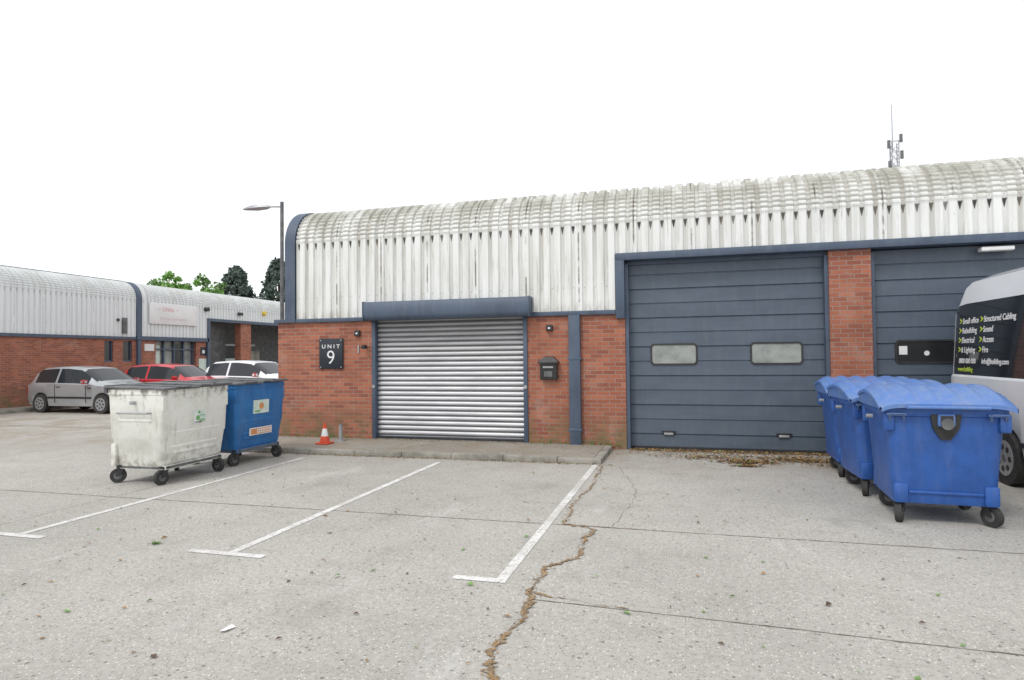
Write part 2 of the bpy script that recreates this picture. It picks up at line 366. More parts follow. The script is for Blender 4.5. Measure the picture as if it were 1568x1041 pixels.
for _ in range(10): tuft(random.uniform(2.2,3.0),11.42,.002,10,.05,.03)
wd.done('weeds',smooth=0,recalc=False)
pp=Part(); pp.poly([(-2.83,3.32,.008),(-2.79,3.315,.014),(-2.77,3.40,.008),(-2.81,3.405,.018)],'white'); pp.done('paper_scrap',smooth=0)

# path in front of the unit
k=Part(); 
x=-9.2
while x<-1.35:
    x2=min(x+.9,-1.3); k.box(x+.004,x2-.004,9.84,9.965,-.05,.085+random.uniform(-.004,.004),'kerb',.012); x=x2
k.box(-1.43,-1.30,9.97,11.4,-.05,.08,'kerb',.012)
k.done('kerb')
pv=Part(); pv.box(-9.2,-1.435,9.968,11.8,-.05,.078,'pave'); pv.done('pavement',smooth=0)

# ------------------------------------------------------------ buildings
def cladding(name,parent,x0,x1,zbot,mat,back=14,y0=-.02):
    xs=[]; kk=math.floor(x0/PITCH)-1
    while kk*PITCH<x1+PITCH:
        for t,o in ((0,0),(.28,0),(.36,.034),(.92,.034)):
            xx=(kk+t)*PITCH
            if x0-1e-6<=xx<=x1+1e-6: xs.append((xx,o))
        kk+=1
    if xs[-1][0]<x1-1e-4: xs.append((x1,0))
    n=39
    rows=[(0,zbot,0,0),(0,(zbot+ZC)/2,0,0),(0,ZC-.03,0,0)]
    for i in range(n+1):
        a=math.pi/2*i/n
        cr=(.013 if i%3 else -.012) if 0<i<n else 0
        rows.append((RR*(1-math.cos(a)),ZC+RR*math.sin(a),a,cr))
    rows.append((back,ZC+RR+back*.07,math.pi/2,0))
    P=Part(); rr=[]
    for y,z,a,cr in rows:
        r=[]
        for xx,o in xs:
            off=o+(cr if o>0 else cr*.4)
            r.append((xx,y0+y-math.cos(a)*off,z+math.sin(a)*off))
        rr.append(r)
    P.rings(rr,mat,False,False,False)
    return P.done(name,parent,smooth=22)
def arcprof(off,y0=-.02,zb=2.45,n=20,back=1.0):
    pts=[(y0-off,zb)]
    for i in range(n+1):
        a=math.pi/2*i/n; r=RR+off; pts.append((y0+RR-r*math.cos(a),ZC+r*math.sin(a)))
    pts.append((y0+RR+back,ZC+RR+off+back*.07)); return pts
def verge(name,parent,x0,x1,zb=2.45,back=13,mat='trim'):
    P=Part(); o=arcprof(.06,zb=zb,back=back); i=arcprof(-.02,zb=zb,back=back)
    P.profx(o+i[::-1],x0,x1,mat,True); return P.done(name,parent)
def wall(P,x0,x1,ztop,ops,y0=0,y1=.35,m='brick'):
    cur=x0
    for a,b,z0,z1 in sorted(ops):
        if a>cur: P.box(cur,a,y0,y1,-.1,ztop,m)
        if z0>0: P.box(a,b,y0+.0,y1,-.1,z0,m)
        if z1<ztop-.001: P.box(a,b,y0,y1,z1,ztop,m)
        cur=b
    if cur<x1: P.box(cur,x1,y0,y1,-.1,ztop,m)
def secdoor(name,parent,x0,x1,z0,z1,y=.2,mat='door',win=(),glass='pane'):
    P=Part(); pts=[]; z=z0; i=0; pitch=.262
    while z<z1:
        zt=min(z+pitch,z1); d=.022 if i%2 else .012
        pts+=[(y+d,z),(y+d,z+.010),(y-.002,z+.022),(y,z+.04),(y,zt-.008)]; z=zt; i+=1
    pts.append((y,z1)); P.profx(pts,x0,x1,mat)
    P.box(x0,x1,y+.03,y+.05,z0,z1,mat)
    P.box(x0,x1,y-.012,y+.02,z0-.0,z0+.05,'black')
    P.done(name,parent,smooth=20)
    for (a,b,c0,c1) in win:
        Q=Part(); w=b-a;h=c1-c0; r=.07
        def rr(w,h,r,yy): return [(px+(a+b)/2,yy,pz+(c0+c1)/2) for px,pz,_ in rrect(0,0,w,h,r,0,5)]
        Q.rings([rr(w,h,r,y+.01),rr(w,h,r,y-.018),rr(w-.06,h-.06,r-.02,y-.018),rr(w-.06,h-.06,r-.02,y-.004)],'black',False,False)
        Q.done('door_window_frame',parent)
        Q=Part(); f=Q.poly(rr(w-.055,h-.055,r-.02,y-.006),glass); Q.done('door_window_pane',parent,smooth=0)

# --- main unit
B=empty('industrial_unit',(0,11.46,0))
P=Part()
wall(P,-8.3,-1.05,2.47,[(-6.09,-2.88,0,2.47)])
P.box(2.32,2.95,0,.35,-.1,3.42,'brick')
P.box(6.35,6.98,0,.35,-.1,3.42,'brick'); P.box(10.4,14,0,.35,-.1,3.42,'brick')
P.box(-8.3,-7.95,.35,15,-.1,2.47,'brick')
P.done('brick_walls',B,smooth=0)
P=Part(); P.box(-7.9,14,.45,15,-.1,4.05,'dark'); P.done('interior_mass',B,smooth=0)  # unseen solid dark block, added behind the walls to stop light leaks
cladding('corrugated_cladding_low',B,-7.84,-1.2,2.5,'clad')
cladding('corrugated_cladding_high',B,-1.2,14.0,3.52,'clad')
verge('verge_trim',B,-8.08,-7.84)
P=Part(); pr=arcprof(-.03,zb=2.48,back=13.5); P.profx(pr+[(15,2.48)],-8.06,-7.9,'clad2',True); P.done('gable_panel',B)
P=Part()
P.box(-8.36,-6.2,-.065,.06,2.44,2.52,'trim',.006)
P.box(-2.85,-1.2,-.065,.06,2.44,2.52,'trim',.006)
P.box(-8.36,-8.29,.062,15,2.44,2.52,'trim')
P.box(-1.2,-1.045,-.10,.20,2.36,3.405,'trim',.006)
P.box(-1.2,14,-.10,.22,3.405,3.535,'trim',.008)
P.box(-1.045,2.32,.14,.30,3.34,3.404,'trim'); 
P.box(-1.046,-.985,.02,.3,0,3.34,'trim'); P.box(2.26,2.319,.05,.3,0,3.34,'trim')
P.box(2.951,3.01,.05,.3,0,3.34,'trim'); P.box(6.29,6.349,.05,.3,0,3.34,'trim')
P.box(-2.07,-1.86,-.11,-.002,0,2.44,'trim',.01)
P.box(-2.09,-1.84,-.115,0.0,.32,.37,'trim',.004); P.box(-2.09,-1.84,-.115,0.0,1.62,1.67,'trim',.004)
P.done('flashings_and_downpipe',B)
secdoor('sectional_door_a',B,-.985,2.26,0,3.39,win=[(-.62,.20,1.51,1.90),(1.08,1.93,1.51,1.90)])
secdoor('sectional_door_b',B,3.01,6.29,0,3.39,win=[(3.32,4.2,1.51,1.90),(5.0,5.88,1.51,1.90)],glass='pane_s')
secdoor('sectional_door_c',B,6.98,10.4,0,3.39)
P=Part()
for xx in (-.32,1.6,3.6):
    P.box(xx-.13,xx+.13,.16,.2,.31,.33,'black',.004); P.box(xx-.09,xx+.09,.165,.2,.25,.31,'galv',.01)
P.done('door_handles',B)
P=Part(); P.box(3.38,3.50,.186,.19,1.66,1.80,'white'); P.cyl((3.78,.189,1.68),(3.78,.186,1.68),.04,m='white'); P.done('door_stickers',B)
P=Part(); P.box(4.5,4.95,-.04,.13,3.27,3.34,'white',.02); P.done('bulkhead_light',B)
P=Part(); pts=[]; z=.05; pt=.098
while z<2.5:
    for t,d in ((0,.045),(.10,.042),(.2,.010),(.35,0),(.62,.002),(.82,.014),(.92,.042)): pts.append((.09+d,z+t*pt))
    z+=pt
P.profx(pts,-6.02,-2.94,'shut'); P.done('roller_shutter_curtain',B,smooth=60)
P=Part(); P.box(-6.10,-6.02,-.03,.12,.04,2.46,'trim',.004); P.box(-2.95,-2.87,-.03,.12,.04,2.46,'trim',.004)
P.box(-6.02,-2.95,.02,.13,.085,.13,'black',.006)
P.box(-6.02,-2.95,.03,.35,-.05,.10,'kerb')
for xx in (-6.06,-2.91): P.cyl((xx,-.03,1.12),(xx,-.05,1.12),.035,m='galv')
P.done('shutter_guides',B)
P=Part(); o=[(.05,2.80),(-.27,2.80),(-.30,2.77),(-.30,2.53),(-.285,2.47),(-.24,2.44),(.05,2.44)]
P.profx(o,-6.14,-2.78,'trim',True); P.done('shutter_box',B,smooth=50)
P=Part(); P.box(-6.16,-6.141,-.31,.05,2.43,2.81,'trim',.004); P.box(-2.779,-2.76,-.31,.05,2.43,2.81,'trim',.004); P.done('shutter_box_ends',B)
sg=empty('unit_sign',(-7.02,11.43,1.79))
P=Part(); P.box(-.27,.27,-.012,.028,-.31,.31,'signblue',.004); 
for a in(-.235,.235):
    for b_ in(-.275,.275): P.cyl((a,-.012,b_),(a,-.017,b_),.009,m='textw',seg=10)
P.done('board',sg)
text('unit_word','U N I T',.11,'textw',sg,(0,-.014,.145),(R(90),0,0),sx=1.2,bold=.001)
text('unit_number','9',.40,'textw',sg,(0,-.014,-.09),(R(90),0,0),bold=-.003)
lb=empty('letter_box',(-2.45,11.46,1.26))
P=Part(); P.profx([(0,0),(-.12,0),(-.13,.02),(-.13,.3),(0,.3)],-.155,.155,'black',True)
P.rings([[(-.19,-.16,.3),(.19,-.16,.3),(.19,0,.3),(-.19,0,.3)],[(-.19,-.16,.325),(.19,-.16,.325),(.19,0,.325),(-.19,0,.325)],[(-.08,-.10,.42),(.08,-.10,.42),(.08,0,.43),(-.08,0,.43)]],'black')
P.box(-.1,.1,-.14,-.128,.21,.25,'galv',.004); P.box(-.08,.08,-.137,-.128,.05,.16,'lidgrey',.004)
P.done('body',lb,smooth=30)
for nm,x_,z_,w in (('alarm_box',-6.42,2.21,.06),('alarm_box',-2.44,2.23,.06)):
    P=Part(); P.box(x_-w,x_+w,11.40,11.458,z_-.07,z_+.05,'black',.01); P.box(x_-.02,x_+.02,11.395,11.402,z_-.03,z_+.0,'textw'); P.done(nm)
P=Part(); P.cyl((-6.23,11.45,1.93),(-6.23,11.36,1.93),.02,m='black'); P.box(-6.27,-6.19,11.30,11.40,1.88,1.96,'black',.015); P.box(-6.42,-6.39,11.44,11.457,1.8,1.95,'galv'); P.done('wall_light')
cn=empty('traffic_cone',(-6.62,10.55,.078))
P=Part(); P.box(-.13,.13,-.13,.13,0,.03,'orange',.008); P.cyl((0,0,.03),(0,0,.15),.095,.07,'orange'); P.cyl((0,0,.15),(0,0,.29),.07,.04,'white'); P.cyl((0,0,.29),(0,0,.4),.04,.02,'orange'); P.done('cone_body',cn)
P=Part(); P.cyl((-6.55,11.0,.07),(-6.55,11.0,.38),.04,.04,'galv'); P.cyl((-6.55,11.0,.38),(-6.55,11.0,.41),.04,.02,'lidgrey'); P.box(-6.64,-6.46,10.92,11.08,.07,.10,'galv'); P.done('stub_post')

# --- left building (facade faces +X)
L=empty('industrial_terrace',(-22.2,0,.14),R(90))
ops=[(19.65,20.05,1.5,2.35),(20.5,20.95,1.5,2.35),(22.15,24.5,0,2.47)]
P=Part(); wall(P,3,25.3,2.47,ops)
for a,b in ((27.55,28.35),(31.6,32.3),(36,36.7),(40.5,48)): P.box(a,b,0,.35,-.1,3.42,'brick')
P.done('brick_walls',L,smooth=0)
P=Part(); P.box(3,25.2,.5,14,-.1,4.0,'dark'); P.box(25.2,48,3.0,14,-.1,4.0,'lidgrey'); P.box(25.3,48,.36,3,-.05,-.01,'pave'); P.done('interior_mass',L,smooth=0)
cladding('cladding_low',L,3,21.1,2.5,'clad2'); cladding('cladding_low_b',L,21.6,25.2,2.5,'clad2'); cladding('cladding_high',L,25.2,48,3.52,'clad2')
verge('verge_trim',L,21.1,21.36,back=13); verge('verge_infill',L,21.37,21.6,back=13,mat='clad2')
P=Part(); P.box(3,21.1,-.07,.05,2.42,2.53,'trim'); P.box(21.1,25.2,-.10,.05,2.40,2.57,'trim'); P.box(25.12,25.3,-.1,.2,0.0,3.40,'trim'); P.box(25.12,48,-.1,.2,3.40,3.54,'trim')
P.box(21.15,21.3,-.1,0,0,2.42,'trim'); P.box(3,21.1,RR-.06,RR+.04,ZC+RR+.03,ZC+RR+.075,'trim')
P.done('flashings',L)
P=Part()
for a,b in ((19.65,20.05),(20.5,20.95)):
    P.box(a,b,.10,.13,1.5,2.4,'glassd'); P.box(a,a+.05,.05,.12,1.5,2.4,'trim'); P.box(b-.05,b,.05,.12,1.5,2.4,'trim'); P.box(a,b,.04,.12,1.5,1.56,'trim')
P.box(22.2,24.5,.25,.28,0,2.4,'pane')
for xx in (22.16,22.72,23.3,23.86,24.42): P.box(xx,xx+.07,.15,.26,0,2.4,'trim')
P.box(22.2,24.5,.14,.25,.95,1.03,'trim'); P.box(22.2,24.5,.14,.25,2.0,2.06,'trim'); P.box(22.25,23.25,.2,.255,0,.95,'white'); P.box(23.4,23.8,.23,.245,1.1,2.3,'glassd'); P.box(22.3,22.6,.23,.245,1.2,2.2,'stickw')
P.box(25.32,27.5,.9,.95,0,3.4,'lidgrey'); 
P.box(28.4,31.5,2.2,2.3,2.3,2.4,'galv'); P.box(28.6,30,2.0,2.5,0,1.6,'stickw'); P.box(30.2,31,1.5,2.1,0,2.0,'kerb')
P.done('windows_and_doors',L,smooth=0)
P=Part(); P.box(21.7,24.4,-.13,-.08,3.12,4.05,'white',.005); P.done('fascia_sign',L)
text('fascia_lettering','~ Units ~',.30,'pink',L,(22.7,-.135,3.78),(R(90),0,0))
text('fascia_small','unit signs and supplies',.17,'pinkf',L,(23.0,-.135,3.38),(R(90),0,0))
P=Part(); P.box(21.55,22.05,-.02,0,1.95,2.25,'white'); P.box(24.75,25.1,-.02,0,1.75,2.15,'signblue'); P.box(24.65,25.15,-.02,0,.9,1.6,'stickw'); P.box(24.85,25.0,-.03,-.021,1.85,2.0,'textw')
P.box(27.2,27.5,-.2,-.1,3.8,3.95,'black'); P.cyl((29.3,-.02,4.0),(29.3,-.18,4.05),.12,m='yellow'); P.cyl((25,-.05,3.95),(25,-.25,3.95),.1,m='black'); P.cyl((20.2,-.05,3.2),(20.2,-.1,3.2),.06,m='black'); P.box(20.4,20.6,-.12,-.06,2.65,3.3,'lidgrey')
P.done('wall_fittings',L)
P=Part(); P.box(-22.2,-21.45,2,48,-.05,.13,'pave'); P.done('pavement',smooth=0)
P=Part(); P.box(-21.448,-21.32,2,48,-.05,.13,'kerb',.015); P.done('kerb')

# ------------------------------------------------------------ street lamp
lp=empty('street_lamp',(-9.93,13.87,0))
P=Part(); P.cyl((0,0,0),(0,0,1.2),.075,.07,'galv'); P.cyl((0,0,1.2),(0,0,5.72),.05,.045,'lidgrey'); P.cyl((0,0,5.6),(-.55,-.05,5.63),.022,.022,'galv'); P.done('pole',lp)
P=Part(); P.rings([[(-1.15,-.06,5.60),(-1.15,.06,5.60),(-1.15,.06,5.615),(-1.15,-.06,5.615)],[(-.85,-.16,5.59),(-.85,.16,5.59),(-.85,.13,5.66),(-.85,-.13,5.66)],[(-.55,-.15,5.60),(-.55,.15,5.60),(-.55,.1,5.69),(-.55,-.1,5.69)],[(-.38,-.06,5.61),(-.38,.06,5.61),(-.38,.04,5.66),(-.38,-.04,5.66)]],'galv'); P.done('lamp_head',lp)

# ------------------------------------------------------------ mast
ms=empty('telecom_mast',(19.7,67.7,0))
P=Part(); w=.30
for a in (-w,w):
    for b_ in (-w,w): P.cyl((a,b_,0),(a,b_,21.9),.05,m='galv',seg=6)
z=0.0
while z<21.4:
    for (a,b_),(c_,d_) in (((-w,-w),(w,-w)),((w,-w),(w,w)),((w,w),(-w,w)),((-w,w),(-w,-w))):
        P.cyl((a,b_,z),(c_,d_,z+.7),.028,m='galv',seg=5); P.cyl((a,b_,z),(c_,d_,z),.028,m='galv',seg=5)
    z+=.7
P.cyl((-.15,0,21),(-.15,0,25.6),.06,.035,'galv',6); P.box(-.6,.6,-.03,.03,22.0,22.08,'galv')
for (a,z_) in ((-.55,21.8),(.5,22.3),(.55,20.7),(-.5,19.8),(.5,19.1)): P.box(a-.14,a+.14,-.35,-.2,z_-.5,z_+.3,'lidgrey',.02)
P.cyl((-.1,-.4,19.2),(-.1,-.6,19.2),.35,m='galv'); P.done('lattice',ms,smooth=30)

# ------------------------------------------------------------ bins
def castor(P,x,y,a=0,r=.1):
    d=Vector((math.cos(a),math.sin(a),0)); n=Vector((-d.y,d.x,0)); c=Vector((x,y,r))-d*.05
    P.cyl(c-n*.028,c+n*.028,r,m='rubber',seg=20); P.cyl(c-n*.031,c+n*.031,r*.5,m='lidgrey',seg=14)
    for s_ in (-1,1):
        q=c+n*.04*s_; P.rings([[(q-d*.03-n*.004),(q+d*.03-n*.004),(q+d*.03+n*.004),(q-d*.03+n*.004)],[(Vector((x,y,.23))+n*.045*s_+d*t-n*.004*u) for t,u in ((-.05,1),(.05,1),(.05,-1),(-.05,-1))]],'black')
    P.cyl((x,y,.225),(x,y,.25),.07,m='black')
def domebin(name,loc,rz,W=1.06,D=1.02):
    e=empty(name,loc,rz)
    P=Part(); b='bluebin'
    P.rings([rrect(0,0,W*.82,D*.82,.06,.20),rrect(0,0,W*.84,D*.85,.09,.24),rrect(0,0,W*.89,D*.90,.09,.62),rrect(0,0,W*.95,D*.955,.08,1.06),rrect(0,0,W*.99,D*1.0,.07,1.07),rrect(0,0,W*1.01,D*1.01,.07,1.10),rrect(0,0,W*1.01,D*1.01,.07,1.145),rrect(0,0,W*.94,D*.94,.05,1.145)],b)
    for sx in (-1,1):
        for sy in (-1,1):
            P.box(sx*W*.36-.065,sx*W*.36+.065,sy*D*.425-.03,sy*D*.425+.03,.20,.40,b,.025)
            P.box(sx*W*.46-.05,sx*W*.46+.05,sy*D*.46-.045,sy*D*.46+.045,.92,1.10,b,.02)
    for sy in (-1,1): P.box(-W*.30,W*.30,sy*D*.437-.012,sy*D*.437+.012,.30,.33,b,.01)
    P.done('body',e,smooth=40)
    P=Part(); rows=[]; n=16
    def zz(t): return 1.175+.175*math.sin(math.pi*min(1,.04+t*.74))**.85
    for i in range(n+1):
        t=i/n; y=-D/2-.035+t*(D+.04); row=[]
        z0=zz(t)
        for k_ in range(49):
            u=k_/48; x=(u-.5)*(W+.06); rib=.018 if (k_%8 in (3,4,5)) and 1<i<n else 0
            edge=-.045*(abs(u-.5)*2)**8
            row.append((x,y,z0+rib+edge))
        rows.append(row)
    P.rings(rows,'bluelid',False,False,False)
    fr=rows[0]; P.rings([fr,[(x,y-.022,z-.012) for x,y,z in fr],[(x,y-.022,z-.05) for x,y,z in fr]],'bluelid',False,False,False)
    bk=rows[-1]; P.rings([bk,[(x,y+.005,1.14) for x,y,z in bk]],'bluelid',False,False,False)
    for s_ in (0,-1):
        sd=[r[s_] for r in rows]; sg_=-1 if s_==0 else 1
        P.rings([sd,[(x+sg_*.016,y,z-.01) for x,y,z in sd],[(x+sg_*.016,y,z-.04) for x,y,z in sd],[(x,y,z-.04) for x,y,z in sd],[(x-sg_*.01,y,1.13) for x,y,z in sd]],'bluelid',False,False,False)
    P.cyl((-W*.42,D/2+.02,1.18),(W*.42,D/2+.02,1.18),.02,m='bluelid')
    P.done('lid',e,smooth=50)
    P=Part(); y=-D/2
    P.cyl((-W*.32,y-.075,1.16),(W*.32,y-.075,1.16),.016,m='bluelid',seg=10)
    for a in (-W*.32,W*.32,0): P.cyl((a,y-.075,1.16),(a,y,1.16),.014,m='bluelid',seg=8)
    P.box(-.075,.075,y-.03,y+.03,.97,1.10,'black',.02); P.cyl((0,y-.03,1.00),(0,y-.055,1.00),.055,m='lidgrey')
    P.rings([[( -.13,y-.010,1.09),(.13,y-.010,1.09),(.13,y+.02,1.09),(-.13,y+.02,1.09)],[(-.11,y+.0,.95),(.11,y+.0,.95),(.11,y+.04,.95),(-.11,y+.04,.95)],[(-.04,y+.018,.84),(.04,y+.018,.84),(.04,y+.06,.84),(-.04,y+.06,.84)]],'black')
    for sx in (-1,1):
        P.box(sx*W*.40-.085,sx*W*.40+.085,y-.035,y-.006,1.075,1.10,'black',.008)
        P.box(sx*W*.40-.07,sx*W*.40-.05,y-.03,y-.004,1.03,1.09,'black',.004); P.box(sx*W*.40+.05,sx*W*.40+.07,y-.03,y-.004,1.03,1.09,'black',.004)
        P.cyl((sx*(W/2+.0),0,1.02),(sx*(W/2+.06),0,1.02),.022,m='galv'); 
    P.done('lock_and_handles',e)
    P=Part()
    for i,(sx,sy) in enumerate(((-1,-1),(1,-1),(-1,1),(1,1))): castor(P,sx*W*.35,sy*D*.33,1.2+i*.9)
    P.done('castors',e)
    return e
domebin('wheelie_bin',(2.45,7.52,0),R(-3))
domebin('wheelie_bin',(2.42,8.74,0),R(2),W=1.1)
domebin('wheelie_bin',(2.45,9.90,0),R(-2),W=1.1)

def flatbin(name,loc,rz,W,D,mat,lid,kind):
    e=empty(name,loc,rz); P=Part()
    P.rings([rrect(0,0,W*.80,D*.84,.03,.24),rrect(0,0,W*.86,D*.88,.05,.30),rrect(0,0,W*.92,D*.94,.05,.62),rrect(0,0,W*.94,D*.96,.05,.64),rrect(0,0,W*.98,D*.985,.04,1.22),rrect(0,0,W*1.0,D*1.0,.04,1.23),rrect(0,0,W*1.0,D*1.0,.04,1.30),rrect(0,0,W*.93,D*.93,.03,1.30)],mat)
    P.done('body',e,smooth=40)
    P=Part()
    x=W*.48
    for zz,ll in ((.70,.36),(.50,.34),(.42,.30)):
        P.box(x-.045,x-.004 if zz>.6 else x-.02,-D*ll,D*ll,zz-.022,zz+.022,mat,.012)
    for sy in (-1,1):
        P.box(x-.08,x+.012,sy*D*.46-.035,sy*D*.46+.035,1.0,1.2,mat,.01)
        P.box(-W*.30,W*.30,sy*D*.485-.012,sy*D*.485+.012,.86,.9,mat,.01)
        P.cyl((0,sy*D*.5,1.12),(0,sy*(D*.5+.06),1.12),.025,m='galv')
        P.cyl((-W*.28,sy*(D*.5+.035),.98),(W*.28,sy*(D*.5+.035),.98),.014,m='galv')
        for a in (-W*.28,W*.28): P.cyl((a,sy*(D*.5+.035),.98),(a,sy*D*.48,.98),.012,m='galv')
        P.box(-W*.44,-W*.36,sy*D*.47-.02,sy*D*.47+.03,.25,.55,mat,.01)
    P.box(-W*.45,W*.45,-D*.42,D*.42,.20,.26,'lidgrey',.01)
    P.done('ribs_and_handles',e)
    P=Part()
    for s_ in (-1,1):
        y0,y1=(-D*.52,-.006) if s_<0 else (.006,D*.52)
        zz=.012*s_
        P.box(-W*.54,W*.55,y0,y1,1.315+zz,1.345+zz,lid,.01,rot=(0,R(1.5),0))
        P.box(-W*.5,W*.5,(y0+y1)/2-.04,(y0+y1)/2+.04,1.345+zz,1.36+zz,lid,.005,rot=(0,R(1.5),0))
        P.box(W*.50,W*.57,(y0+y1)/2-.15,(y0+y1)/2+.15,1.30,1.33,'black',.01)
    P.box(-W*.56,-W*.5,-D*.5,D*.5,1.25,1.36,lid,.01)
    P.done('lid',e)
    P=Part()
    for i,(sx,sy) in enumerate(((-1,-1),(1,-1),(-1,1),(1,1))): castor(P,sx*W*.38,sy*D*.38,.6+i*.8)
    P.done('castors',e)
    xs=W*.487+.004
    P=Part()
    if kind=='cream':
        P.box(xs-.01,xs,-.08,.17,.80,.97,'stickw',rot=(0,R(2),0)); P.box(xs-.006,xs+.003,-.07,.02,.78,.93,'white',rot=(0,R(2),0)); P.cyl((xs-.004,.0,.86),(xs+.006,.0,.86),.035,m='green')
        P.cyl((xs-.006,.03,.94),(xs+.006,.03,.94),.02,m='green'); P.box(xs-.004,xs+.006,-.05,.08,.795,.805,'black')
        for zz in (.815,.83,.89): P.box(xs-.004,xs+.0065,.04,.14,zz,zz+.006,'green')
    else:
        P.box(xs-.01,xs+.002,-.19,.19,.80,1.02,'stickw',rot=(0,R(2),0)); P.cyl((xs,.0,.92),(xs+.006,.0,.92),.055,m='sticko'); P.box(xs,xs+.006,-.16,-.03,.83,.85,'green'); P.box(xs-.025,xs-.004,-.27,.27,.45,.57,'white',rot=(0,R(4),0)); P.box(xs-.025,xs-.002,-.25,.25,.465,.555,'sticko',rot=(0,R(4),0))
        P.box(xs-.02,xs-.001,-.10,.24,.48,.54,'white',rot=(0,R(4),0))
        for q in range(7): P.box(xs-.02,xs+.001,-.08+q*.045,-.055+q*.045,.495,.525,'sticko')
    P.done('stickers',e)
    return e
flatbin('metal_wheelie_bin',(-7.26,7.53,0),R(1.5),.92,1.32,'cream','lidgrey','cream')
flatbin('blue_metal_wheelie_bin',(-7.30,9.0,0),R(-1),.94,1.24,'bluebin2','lidgrey','blue')

# ------------------------------------------------------------ vehicles
def vehicle(name,loc,rz,keys,wheels,wr,paint,sideglass,topglass,sc=1,sill=.2,skirt='black',seams=None):
    e=empty(name,loc,rz,sc)
    Lg=keys[-1][0]; n=int(Lg/.04); P=Part()
    def at(x):
        for a,b in zip(keys,keys[1:]):
            if a[0]<=x<=b[0]+1e-9:
                t=(x-a[0])/(b[0]-a[0]); return [p_+(q_-p_)*t for p_,q_ in zip(a,b)]
        return keys[-1]
    rings=[];xs=[]
    for i in range(n+1):
        x=Lg*i/n; _,zb,zw,zr,w,wt=at(x); zs=sill+.02
        end=min(x,Lg-x)
        if end<.25: zs+=(.25-end)*.35
        for xw in wheels:
            d=abs(x-xw); ra=wr*1.17
            if d<ra: zs=max(zs,wr+math.sqrt(ra*ra-d*d))
        h=zb-zs
        half=[(w*.95,zs),(w*.995,zs+h*.3),(w,zs+h*.62),(w*.99,zb-.03*min(1,h*3)),(w*.965,zb),(wt+(w-wt)*.22,zw),(wt*.93,zr-(zr-zw)*.25),(wt*.6,zr),(0,zr+.008)]
        ring=[(x,-y,z) for y,z in half]+[(x,y,z) for y,z in half[-2::-1]]
        rings.append(ring); xs.append(x)
    ip=P.mi(paint); ig=P.mi('glassd')
    vs=[[P.bm.verts.new(q) for q in r] for r in rings]; m=len(vs[0])
    for i,(a,b) in enumerate(zip(vs,vs[1:])):
        xm=(xs[i]+xs[i+1])/2
        for k_ in range(m-1):
            f=P.bm.faces.new((a[k_],a[k_+1],b[k_+1],b[k_])); f.material_index=ip
            band=min(k_,m-2-k_)
            if band==4 and any(u<=xm<=v for u,v in sideglass): f.material_index=ig
            if band>=6 and any(u<=xm<=v for u,v in topglass): f.material_index=ig
            if band==5 and any(u+.05<=xm<=v-.05 for u,v in topglass): f.material_index=ig
    for r in (vs[0][::-1],vs[-1]):
        f=P.bm.faces.new(r); f.material_index=ip
    P.done('bodyshell',e,smooth=32)
    W=max(k_[4] for k_ in keys)
    P=Part()
    P.box(.15,Lg-.15,-W*.80,W*.80,sill,sill+.35,'black')
    for xw in wheels:
        P.box(xw-wr*1.25,xw+wr*1.25,-W*.86,W*.86,sill+.1,wr*2.25,'black')
    P.box(.0-.03,.18,-W*.86,W*.86,sill+.08,sill+.30,skirt,.03); P.box(Lg-.2,Lg+.02,-W*.82,W*.82,sill+.05,sill+.28,skirt,.03)
    for s_ in (-1,1):
        a,b=wheels[0]+wr*1.2,wheels[1]-wr*1.2
        P.box(a,b,s_*W-.012 if s_>0 else -W-.008,s_*W+.008 if s_>0 else -W+.012,sill+.25,sill+.31,'black',.004)
        for xd in (seams or ()):
            P.box(xd-.006,xd+.006,s_*W-.008,s_*W+.003,sill+.12,at(xd)[1]-.05,'black')
            P.box(xd+.06,xd+.2,s_*W-.01,s_*W+.018,at(xd)[1]-.14,at(xd)[1]-.11,'black',.006)
    P.done('underbody_and_bumpers',e)
    P=Part()
    for xw in wheels:
        for s_ in (-1,1):
            y1=s_*(W-.01); y0=s_*(W-.2)
            P.cyl((xw,y0,wr),(xw,y1,wr),wr,m='rubber',seg=28); P.cyl((xw,y0,wr),(xw,y1+s_*.006,wr),wr*.66,m='silver',seg=24)
            P.cyl((xw,y1,wr),(xw,y1+s_*.012,wr),wr*.14,m='lidgrey',seg=12)
            for q in range(7):
                a=q*2*math.pi/7; c_=(xw+math.cos(a)*wr*.42,y1+s_*.004,wr+math.sin(a)*wr*.42); P.cyl(c_,(c_[0],c_[1]+s_*.006,c_[2]),wr*.11,m='black',seg=8)
    P.done('wheels',e)
    P=Part(); z=keys[1][1]
    for s_ in (-1,1):
        P.box(-.01,.10,s_*W*.80-.09,s_*W*.80+.09,z-.28,z-.06,'lamp_r',.02)
        P.box(Lg-.22,Lg-.02,s_*W*.68-.13,s_*W*.68+.13,.52,.66,'lamp_w',.03)
        xm=topglass[-1][1]-.35
        P.box(xm,xm+.14,s_*(W+.10)-.08,s_*(W+.10)+.07,at(xm)[1]+.0,at(xm)[1]+.13,paint,.03)
    P.box(-.04,-.02,-.26,.26,sill+.35,sill+.46,'yellow'); P.done('lamps_and_mirrors',e)
    return e
hatch=[(0,.70,.72,.76,.70,.58),(.06,.86,.90,.95,.77,.62),(.30,.92,1.20,1.27,.80,.58),(.55,.93,1.33,1.40,.82,.57),(1.1,.93,1.36,1.43,.82,.57),(1.6,.92,1.36,1.43,.82,.57),(2.15,.91,1.31,1.38,.82,.57),(2.85,.88,.93,.98,.81,.66),(3.0,.86,.90,.94,.80,.66),(3.5,.78,.80,.84,.77,.62),(3.72,.66,.68,.71,.71,.55),(3.8,.52,.54,.56,.64,.5)]
SG=[(.42,1.22),(1.30,2.55)]; TG=[(.1,.52),(2.2,2.84)]; SM=(1.26,2.5)
